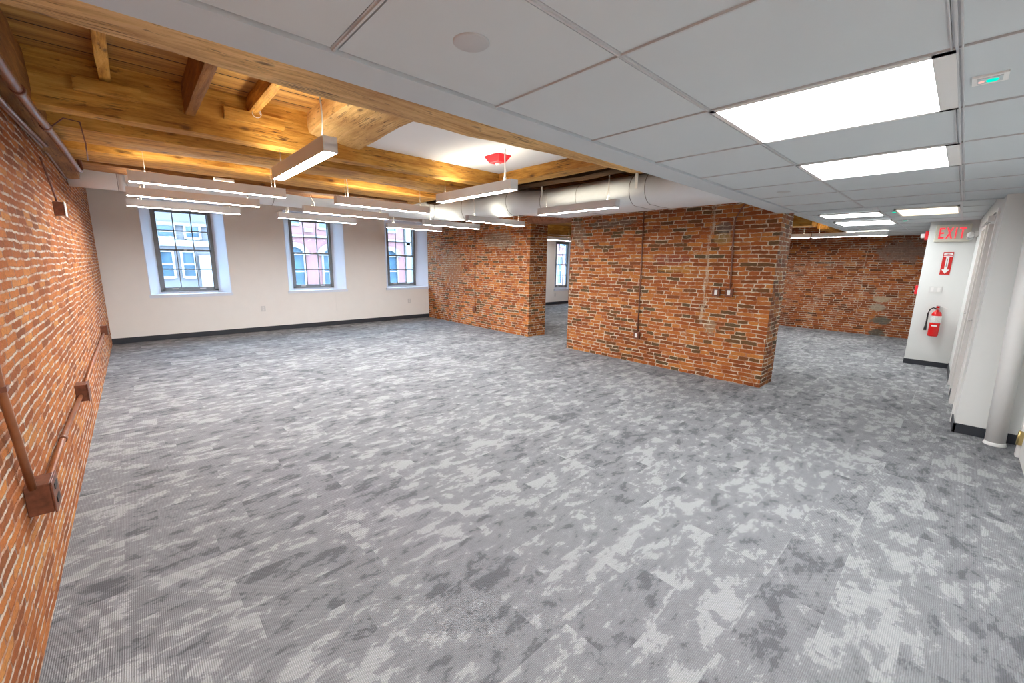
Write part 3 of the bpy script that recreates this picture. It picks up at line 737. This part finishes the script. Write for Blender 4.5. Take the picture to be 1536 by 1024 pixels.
for q in (.25, .75):
    a = q*math.pi/2; R_ = .85
    band((3.95+R_*math.sin(a), 6.97-R_*(1-math.cos(a)), 2.54), (math.cos(a), -math.sin(a), 0), .21, .21, .006, e=.003).build('duct_seam', dark_seam_m, dt)
# hanger straps
def strap(name_pts, w, parent):
    m = MB()
    for a, b_ in zip(name_pts, name_pts[1:]):
        a = Vector(a); b_ = Vector(b_); wv = Vector(w)
        nn = (b_-a).cross(wv).normalized()*.0015
        m.hexa([a-wv-nn, a+wv-nn, a+wv+nn, a-wv+nn, b_-wv-nn, b_+wv-nn, b_+wv+nn, b_-wv+nn])
    return m.build('hanger_strap', whitepl_m, parent)
strap([(.065, 6.745, ZD), (.065, 6.745, 2.50), (.065, 6.79, 2.40)], (.018, 0, 0), dt)
strap([(4.385, 2.70, ZD), (4.385, 2.70, 2.42)], (0, .018, 0), dt)
strap([(4.385, 4.2, ZD), (4.385, 4.2, 2.42)], (0, .012, 0), dt)

# ------------------------------------------------------------------ pipes and conduits
def tube_thing(name, path, r_, mat, label, cat, extra=None, n=14):
    t = thing(name, label, cat, path[0])
    MB().tube(path, r_, n).build('pipe', mat, t); return t
t = tube_thing('sprinkler_pipe', [(-.30, .9, 2.30), (-.30, 2.0, 2.30), (-.30, 3.0, 2.305), (-.30, 3.5, 2.315), (-.296, 3.9, 2.335), (-.292, 4.6, 2.362), (-.272, 5.75, 2.348)], .021, pipe_m,
               'thick dark red pipe hung along the top of the left brick wall', 'pipe')
for (yv, z, L_) in ((3.08, 2.305, .05), (3.98, 2.338, .10)):
    MB().tube([(-.299, yv-L_/2, z), (-.298, yv+L_/2, z+.003)], .026, 16).build('coupling', pipe_m, t)
MB().tube([(-.272, 5.72, 2.35), (-.266, 5.80, 2.345), (-.26, 5.85, 2.36), (-.262, 5.83, 2.45), (-.27, 5.80, 2.56), (-.275, 5.8, ZD)], .018, 14).build('riser_bend', pipe_m, t)
MB().tube([(-.29, 4.02, 2.34), (-.22, 4.04, 2.42), (-.15, 4.10, 2.425), (-.14, 4.14, 2.30), (-.155, 4.5, 2.25)], .004, 8).build('hanger_rod', pipe_m, t)
tube_thing('conduit', [(-.385, .9, 2.285), (-.385, 2.5, 2.285), (-.385, 3.4, 2.30), (-.39, 4.2, 2.345), (-.39, 4.95, 2.39)], .013, pipe_m, 'thinner dark conduit between the thick pipe and the top of the left bricks', 'conduit')
tube_thing('conduit', [(-.415, .9, 2.30), (-.415, 2.5, 2.30), (-.415, 3.6, 2.33), (-.42, 5.2, 2.40), (-.42, 6.6, 2.37)], .008, pipe_m, 'thinnest dark conduit hugging the brick just under the timber wall plate', 'conduit')
def wallbox(x, yv, z, s, dx, label, name='junction_box', cover=box_m, h=None, body=box_m):
    h = h or s
    t = thing(name, label, 'electrical box', (x, yv, z-h/2))
    MB().box(min(x, x+dx), max(x, x+dx), yv-s/2, yv+s/2, z-h/2, z+h/2).build('body', body, t, bevel=.004)
    xx = x+dx; e = .006 if dx > 0 else -.006
    MB().box(min(xx, xx+e), max(xx, xx+e), yv-s/2-.004, yv+s/2+.004, z-h/2-.004, z+h/2+.004).build('cover_plate', cover, t, bevel=.002)
    return t
# left wall boxes and their conduits
XB = -.41
bx = wallbox(XL, 2.51, .555, .13, .075, 'rusty brown outlet box on the lower left brick wall where two conduits meet', 'outlet_box')
for zz in (.515, .575): MB().box(XL+.081, XL+.084, 2.48, 2.54, zz, zz+.025).build('socket', black_m, bx)
wallbox(XL, 4.50, .52, .13, .065, 'brown outlet box farther along the left wall conduit', 'outlet_box')
wallbox(XL, 8.05, .54, .13, .065, 'small brown outlet box on the left bricks near the white window wall', 'outlet_box')
t = tube_thing('conduit', [(XB, 2.30, 2.29), (XB, 2.30, 1.3), (XB, 2.315, 1.08), (XB, 2.36, .94), (XB, 2.40, .80), (XB, 2.452, .61)], .0135, pipe2_m, 'bent brown conduit dropping down the left bricks into the nearest outlet box', 'conduit')
MB().box(XL, XB+.018, 2.295, 2.335, 1.06, 1.08).build('strap', pipe_m, t)
t = tube_thing('conduit', [(XB, 2.57, .515), (XB, 3.4, .524), (XB, 4.44, .50)], .0135, pipe2_m, 'horizontal brown conduit low on the left bricks between the two nearer boxes', 'conduit')
MB().tube([(XB, 3.33, .523), (XB, 3.37, .523)], .019, 14).build('strap', pipe_m, t)
tube_thing('conduit', [(XB, 4.56, .50), (XB, 6, .512), (XB, 7.99, .50)], .0125, pipe2_m, 'horizontal brown conduit low on the left bricks leading to the farthest box', 'conduit')
bx = wallbox(XL, 5.27, 1.945, .11, .065, 'brown switch box with white cover high on the left bricks', 'switch_box', cover=whitepl_m)
tube_thing('conduit', [(-.424, 4.86, 2.29), (-.42, 4.88, 2.24), (XB, 4.98, 2.15), (XB, 5.24, 2.0)], .007, pipe_m, 'thin dark conduit dropping from the wall plate to the high switch box', 'conduit')
# pier boxes and conduits
def pierbox(yv, z, label, tall=.10):
    t = thing('outlet_box', label, 'electrical box', (XD, yv, z-tall/2))
    MB().box(XD-.055, XD, yv-.042, yv+.042, z-tall/2, z+tall/2).build('body', box_m, t, bevel=.004)
    MB().box(XD-.061, XD-.055, yv-.046, yv+.046, z-tall/2-.003, z+tall/2+.003).build('cover_plate', box_m, t)
    MB().box(XD-.064, XD-.061, yv-.018, yv+.018, z-.033, z+.033).build('receptacle', whitepl_m, t)
pierbox(3.40, .45, 'brown box with white socket low on the brick pier at the conduit foot')
pierbox(2.245, 1.205, 'brown box with white switch on the brick pier, without a conduit', .10)
pierbox(2.08, 1.21, 'brown box with white switch on the brick pier, under the conduit', .11)
tube_thing('conduit', [(XD-.018, 3.44, 2.35), (XD-.018, 3.42, 1.4), (XD-.018, 3.40, .50)], .0095, pipe_m, 'straight dark conduit running full height down the brick pier', 'conduit')
tube_thing('conduit', [(XD-.018, 2.00, 2.36), (XD-.018, 2.06, 2.28), (XD-.018, 2.115, 2.16), (XD-.018, 2.12, 2.0), (XD-.018, 2.095, 1.5), (XD-.018, 2.08, 1.26)], .0095, pipe_m, 'dark conduit bent at the top, feeding the pair of switches on the pier', 'conduit')
tube_thing('conduit', [(6.105, 8.0, 2.42), (6.105, 8.01, .50)], .010, pipe_m, 'dark conduit on the brick wall between windows and opening', 'conduit')
b_ = thing('outlet_box', 'small dark box at the foot of the conduit between windows and opening', 'electrical box', (6.11, 8.01, .38))
MB().box(6.07, 6.125, 7.965, 8.055, .38, .50).build('body', box_m, b_, bevel=.004); MB().box(6.064, 6.07, 7.96, 8.06, .375, .505).build('cover_plate', box_m, b_)

# ------------------------------------------------------------------ small wall and ceiling items
def plate(x, yv, z, w, h, face, label, name='wall_outlet', cat='outlet', gangs=1):
    """face 'y-' looks toward -y, 'x-' toward -x"""
    t = thing(name, label, cat, (x, yv, z-h/2))
    def bx_(u0, u1, z0, z1, d0, d1):
        return MB().box(x+u0, x+u1, yv-d1, yv-d0, z0, z1) if face == 'y-' else MB().box(x-d1, x-d0, yv+u0, yv+u1, z0, z1)
    bx_(-w/2, w/2, z-h/2, z+h/2, 0, .009).build('plate', plate_m, t, bevel=.0015)
    for gk in range(gangs):
        uc = (gk-(gangs-1)/2)*w/gangs
        if name == 'light_switch': bx_(uc-.016, uc+.016, z-.033, z+.033, .0085, .014).build('rocker', trim_m, t)
        else:
            for dz in (-.022, .022): bx_(uc-.014, uc+.014, z+dz-.014, z+dz+.014, .0085, .011).build('socket', trim_m, t)
    return t
plate(1.995, YW, .495, .085, .12, 'y-', 'white outlet on the window wall between the left and middle windows')
plate(5.517, YW, .495, .085, .12, 'y-', 'white outlet on the window wall below the rightmost of the three windows')
plate(12.05, YW2, .37, .08, .12, 'y-', 'white outlet seen through the opening under the far room window')
plate(XE, .275, 1.24, .15, .11, 'x-', 'white double light switch on the white wall above the fire extinguisher', 'light_switch', 'switch', 2)
tube_thing('blind_cord', [(3.545, YW-.008, .83), (3.55, YW-.008, .34)], .002, cord_m, 'thin cord hanging below the sill of the middle window', 'cord')
tube_thing('blind_cord', [(6.0, YW-.008, .83), (6.003, YW-.008, .18)], .002, cord_m, 'thin cord hanging below the sill of the rightmost of the three windows', 'cord')
solo('ceiling_speaker', MB().lathe([(.0, -.004), (.052, -.004), (.056, -.001), (.056, .004), (0, .004)], (.845, 1.125, ZC+.003), n=40), plain('speaker disc', (.52, .53, .54), .6), 'large round flush cover in the ceiling tile nearest the camera', 'speaker')
solo('ceiling_speaker', MB().lathe([(.0, -.004), (.048, -.004), (.052, -.001), (.052, .004), (0, .004)], (4.36, 1.195, ZC+.003), n=40), bpy.data.materials['speaker disc'], 'small round flush cover in a farther ceiling tile near the pier', 'speaker')
t = thing('emergency_indicator', 'white rectangular ceiling plate with a green light beside the tee bar', 'indicator', (2.287, .04, ZC))
B(2.245, 2.335, -.003, .083, ZC-.002, ZC+.006).build('plate', whitepl_m, t)
B(2.262, 2.318, .010, .070, ZC-.004, ZC-.0015).build('lens_plate', tile_m, t)
MB().lathe([(.001, -.003), (.014, -.003), (.016, 0), (.001, 0)], (2.292, .034, ZC-.004), n=20).build('green_light', green_m, t)
MB().lathe([(.001, -.003), (.007, -.003), (.008, 0), (.001, 0)], (2.292, .060, ZC-.004), n=16).build('pink_light', pinkled_m, t)
for (x, yv, lb) in ((7.46, .735, 'green ceiling light beside the warm light panel, nearer of two'), (8.87, .735, 'green ceiling light in the far ceiling, farther of two')):
    t = thing('emergency_indicator', lb, 'indicator', (x, yv, ZC2-.01))
    B(x-.06, x+.06, yv-.03, yv+.03, ZC2-.012, ZC2-.002).build('plate', whitepl_m, t)
    MB().lathe([(.001, -.008), (.022, -.006), (.028, 0), (.001, 0)], (x, yv, ZC2-.012), n=16).build('green_light', green_m, t)
# red strobe on the panel
t = thing('fire_strobe', 'red ceiling strobe alarm on the white ceiling panel', 'alarm', (2.715, 3.2, 2.50))
m = MB()
m.hexa([(2.67, 3.13, 2.50), (2.76, 3.13, 2.50), (2.76, 3.27, 2.50), (2.67, 3.27, 2.50), (2.63, 3.09, 2.562), (2.80, 3.09, 2.562), (2.80, 3.31, 2.562), (2.63, 3.31, 2.562)]); m.build('housing', redpl_m, t, bevel=.006)
MB().lathe([(.001, -.022), (.016, -.020), (.022, -.01), (.024, 0), (.001, 0)], (2.715, 3.2, 2.50), n=20).build('lens', whitepl_m, t)
t = thing('ceiling_sensor', 'small clear ceiling box beside the edge beam on the white panel', 'sensor', (2.35, 2.62, 2.53))
B(2.32, 2.40, 2.57, 2.66, 2.532, 2.565).build('box', whitepl_m, t, bevel=.003)
for (x, yv, z, lb) in ((2.36, 3.79, 2.575, 'small coil of white wire on the girder edge of the white panel'), (.80, 3.70, 2.60, 'small loop of white wire hanging beside the rightmost joist')):
    pts = [(x+.028*math.cos(a), yv-.005-.004*a, z+.028*math.sin(a)) for a in [i*.5 for i in range(18)]]
    tube_thing('wire_coil', pts, .0022, cord_m, lb, 'wire', n=6)
# exit sign and friends on the white wall
XS = XE
t = thing('exit_sign', 'illuminated exit sign with red letters high on the white wall', 'exit sign', (XS, .21, 1.985))
B(XS-.045, XS, .022, .405, 1.985, 2.245).build('body', exitpl_m, t, bevel=.006)
def letter(polys, y0, z0, w, h):
    m = MB()
    for pl in polys:
        m.prism([(XS-.0455, y0-u*w, z0+v*h) for u, v in pl], (-.004, 0, 0))
    return m
LT = {'E': [[(0, 0), (.25, 0), (.25, 1), (0, 1)], [(.25, .84), (.85, .84), (.85, 1), (.25, 1)], [(.25, .43), (.75, .43), (.75, .58), (.25, .58)], [(.25, 0), (.85, 0), (.85, .16), (.25, .16)]],
      'X': [[(0, 0), (.26, 0), (1, 1), (.74, 1)], [(.74, 0), (1, 0), (.26, 1), (0, 1)]],
      'I': [[(.35, 0), (.62, 0), (.62, 1), (.35, 1)]],
      'T': [[(0, .84), (1, .84), (1, 1), (0, 1)], [(.37, 0), (.63, 0), (.63, .84), (.37, .84)]]}
yy = .362
for ch, w, adv in (('E', .072, .078), ('X', .074, .078), ('I', .055, .060), ('T', .070, .08)):
    letter(LT[ch], yy, 2.035, w, .165).build('letter', exitred_m, t); yy -= adv
t = thing('emergency_light', 'white emergency light head mounted beside the exit sign', 'emergency light', (9.2, -.03, 2.0))
B(9.15, 9.28, -.058, -.02, 2.04, 2.12).build('base', whitepl_m, t)
for dx in (0, .10):
    m = MB().lathe([(.001, -.045), (.024, -.045), (.040, .03), (.042, .035), (.001, .035)], (9.16+dx, .02, 2.07-dx*.3), 'x', 20); m.build('lamp_head', steel_m if dx else whitepl_m, t)
t = thing('door_closer', 'white door closer with folded arm at the top of the nearer door', 'door closer', (6.32, wy(6.32), 1.98))
x0 = 6.30
MB().box(x0-.12, x0+.12, wy(x0)+.017, wy(x0)+.062, 2.02, 2.075).build('body', whitepl_m, t, bevel=.004)
MB().tube([(x0-.05, wy(x0)+.045, 2.02), (x0+.16, wy(x0)+.085, 1.99)], .007, 8).tube([(x0+.16, wy(x0)+.085, 1.99), (x0-.10, wy(x0)+.02, 2.10)], .007, 8).build('arm', steel_m, t)
t = thing('fire_sign', 'red sign with white downward arrow above the fire extinguisher', 'sign', (XS, .21, 1.475))
B(XS-.004, XS, .155, .268, 1.478, 1.83).build('panel', signred_m, t)
m = MB(); yc = .211
def pr_(pts): m.prism([(XS-.0042, yc-a, b_) for a, b_ in pts], (-.0015, 0, 0))
pr_([(-.017, 1.56), (.017, 1.56), (.017, 1.755), (-.017, 1.755)]); pr_([(-.045, 1.56), (0, 1.495), (.045, 1.56)])
pr_([(-.048, 1.772), (.048, 1.772), (.048, 1.760), (-.048, 1.760)])
pr_([(-.050, 1.785), (0, 1.798), (.050, 1.785), (.046, 1.82), (0, 1.806), (-.046, 1.82)])
m.build('arrow', white_m, t)
m = MB(); pr_([(-.004, 1.60), (.004, 1.60), (.004, 1.73), (-.004, 1.73)]); o = m.build('arrow_lettering', plain('sign ink', (.25, .22, .22), .5), t); o.data.transform(Matrix.Translation((-.002, 0, 0)))
# extinguisher
ec = (XS-.085, .20)
t = thing('fire_extinguisher', 'red fire extinguisher with black hose hung on the white wall', 'fire extinguisher', (ec[0], ec[1], .50))
MB().lathe([(.001, .50), (.052, .50), (.060, .512), (.0615, .53), (.0615, .835), (.056, .868), (.038, .895), (.022, .905), (.022, .925), (.001, .925)], (ec[0], ec[1], 0), 'z', 32).build('cylinder', red_m, t)
MB().lathe([(.0622, .72), (.0626, .722), (.0626, .828), (.0622, .83)], (ec[0], ec[1], 0), 'z', 32).build('label', label_m, t)
m = MB()
m.box(ec[0]-.0645, ec[0]-.0615, ec[1]-.030, ec[1]+.034, .664, .684); m.build('white_badge', white_m, t)
m = MB().lathe([(.001, .915), (.020, .915), (.020, .95), (.012, .965), (.001, .965)], (ec[0], ec[1], 0), 'z', 16); m.build('valve', steel_m, t)
m = MB(); m.hexa([(ec[0]-.055, ec[1]-.02, .955), (ec[0]+.02, ec[1]-.02, .955), (ec[0]+.02, ec[1]+.02, .955), (ec[0]-.055, ec[1]+.02, .955), (ec[0]-.085, ec[1]-.016, .985), (ec[0]+.02, ec[1]-.016, .990), (ec[0]+.02, ec[1]+.016, .990), (ec[0]-.085, ec[1]+.016, .985)])
m.box(ec[0]-.078, ec[0]+.0, ec[1]-.014, ec[1]+.014, .925, .935); m.build('handle', red_m, t)
MB().tube([(ec[0], ec[1]+.01, .94), (ec[0]-.005, ec[1]+.05, .955), (ec[0]-.01, ec[1]+.085, .93), (ec[0]-.01, ec[1]+.098, .86), (ec[0]-.01, ec[1]+.097, .74), (ec[0]-.01, ec[1]+.096, .68)], .010, 12).build('hose', black_m, t)
MB().tube([(ec[0]-.01, ec[1]+.096, .69), (ec[0]-.01, ec[1]+.099, .59)], [.011, .021], 14).build('nozzle', black_m, t)
B(XS-.02, XS, ec[1]-.025, ec[1]+.025, .88, .99).build('bracket', steel_m, t)
MB().tube([(XS-.01, ec[1]-.0, .985), (XS-.02, ec[1]-.06, .965), (XS-.012, ec[1]-.12, .94)], .003, 6).build('safety_tag_wire', cord_m, t)
# alarms on the far side of the white wall's corner
t = thing('fire_strobe', 'red wall strobe peeking past the corner beside the exit sign', 'alarm', (9.66, .478, 2.02))
B(9.60, 9.72, .478, .525, 2.03, 2.17).build('housing', redpl_m, t, bevel=.006); B(9.62, 9.67, .525, .575, 2.06, 2.13).build('lens', whitepl_m, t, bevel=.01)
t = thing('fire_alarm_pull', 'red pull station peeking past the white wall corner at switch height', 'alarm', (9.66, .478, 1.15))
B(9.60, 9.70, .478, .520, 1.15, 1.29).build('housing', redpl_m, t, bevel=.006); B(9.61, 9.69, .520, .528, 1.19, 1.21).build('handle', whitepl_m, t)
# white column pipe
t = thing('column_pipe', 'white painted vertical pipe standing before the grey wall by the entry door', 'pipe', (5.60, -.415, 0))
MB().tube([(5.60, -.415, 0), (5.60, -.375, 1.2), (5.60, -.345, ZC+.09)], .064, 36).build('pipe', whitepl_m, t)
MB().lathe([(.072, 0), (.074, .006), (.066, .03), (.064, .032)], (5.60, -.415, 0), 'z', 36).build('base_collar', whitepl_m, t)

# ------------------------------------------------------------------ outside
YF = 18.0
struct('floor_street', B(-14, 34, 10.8, 34, -4.2, -4.0), f_grey)
def facade(name, label, x0, x1, z1, mat, trims, wins, d=4, yf=YF, bandmat=f_white):
    t = thing(name, label, 'building', ((x0+x1)/2, yf, -4))
    MB().box(x0, x1, yf, yf+d, -4, z1).build('wall', mat, t)
    for (a, b_, c, e, mt) in trims: MB().box(a, b_, yf-.12, yf, c, e).build('stone_band', mt, t)
    for w_ in wins:
        a, b_, c, e = w_[:4]
        m = MB().box(a-.06, a, yf-.10, yf, c-.06, e+.05).box(b_, b_+.06, yf-.10, yf, c-.06, e+.05).box(a, b_, yf-.10, yf, c-.08, c).box(a, b_, yf-.10, yf, e, e+.06).box(a, b_, yf-.05, yf-.01, (c+e)/2-.03, (c+e)/2+.03)
        wo = m.build('window', f_white, t)
        MB().box(a, b_, yf-.03, yf-.005, c, e).build('pane', f_blue, wo)
        if len(w_) > 4:
            m = MB(); cx = (a+b_)/2; r0, r1 = (b_-a)/2, (b_-a)/2+.22; n = 14
            for k_ in range(n):
                a0, a1 = math.pi*k_/n, math.pi*(k_+1)/n
                m.prism([(cx+r0*math.cos(a0), yf-.16, e+r0*.85*math.sin(a0)), (cx+r1*math.cos(a0), yf-.16, e+r1*.85*math.sin(a0)), (cx+r1*math.cos(a1), yf-.16, e+r1*.85*math.sin(a1)), (cx+r0*math.cos(a1), yf-.16, e+r0*.85*math.sin(a1))], (0, .15, 0))
            m.build('arch', f_white, wo)
            m = MB(); m.prism([(cx+r0*math.cos(math.pi*k_/n), yf-.03, e+r0*.85*math.sin(math.pi*k_/n)) for k_ in range(n+1)], (0, .025, 0)); m.build('fanlight', f_blue, wo)
    return t
facade('apartment_building', 'pale grey stone building across the street, seen through the leftmost window', -9, 3.9, 4.4, f_lilac,
       [(-9, 3.9, 1.95, 2.15, f_white), (-9, 3.9, .42, .52, f_pale), (1.72, 2.35, -4, 1.66, f_white), (-9, 3.9, 2.62, 2.72, f_pale), (-9, 3.9, 3.4, 4.4, f_pale)],
       [(.62, 1.0, .95, 1.75), (1.28, 1.58, .95, 1.75), (-.4, .2, .95, 1.75), (.72, 1.12, 2.25, 2.6), (1.45, 1.8, 2.25, 2.6), (2.6, 3.2, .9, 1.7), (.8, 1.5, -.3, .35), (2.4, 3.0, 2.25, 2.6)])
facade('brick_building', 'pink brick building with white arched windows across the street', 3.9, 9.55, 5.2, f_pink,
       [(3.9, 9.55, 2.43, 2.53, f_white), (3.9, 4.05, -4, 5.2, f_white), (5.2, 5.5, 2.66, 2.80, f_white), (3.9, 9.55, -.2, 0, f_white)],
       [(4.38, 5.08, .45, 1.75, 1), (5.84, 6.54, .45, 1.75, 1), (7.2, 7.9, .45, 1.75, 1), (8.45, 9.1, .45, 1.75, 1), (4.35, 5.0, 2.95, 4.0), (5.75, 6.4, 2.85, 4.0), (7.2, 7.9, 2.95, 4.0), (8.4, 9.1, 2.9, 4.0)])
facade('office_building', 'pale blue-white building across the street right of the pink one', 9.55, 17, 5.2, f_pale,
       [(9.6, 9.8, -4, 5.2, f_white), (9.55, 17, 2.3, 2.42, f_white)],
       [(10.3, 10.9, .6, 1.6), (10.3, 10.9, 2.6, 3.6), (12, 12.8, .6, 1.6)])
facade('brick_building', 'pink and white building seen through the far room window', 17, 27, 5.2, f_pink,
       [(17, 27, 2.2, 2.4, f_white), (21.95, 22.15, -4, 5.2, f_white)],
       [(20.35, 20.8, .3, 2.0), (19.2, 20.0, .3, 2.0), (22.3, 23.1, .3, 2.0), (19.2, 20.0, 2.7, 4.0), (20.6, 21.1, 2.7, 4.0)])

for o in C.objects:
    if '_local' in o: del o['_local']
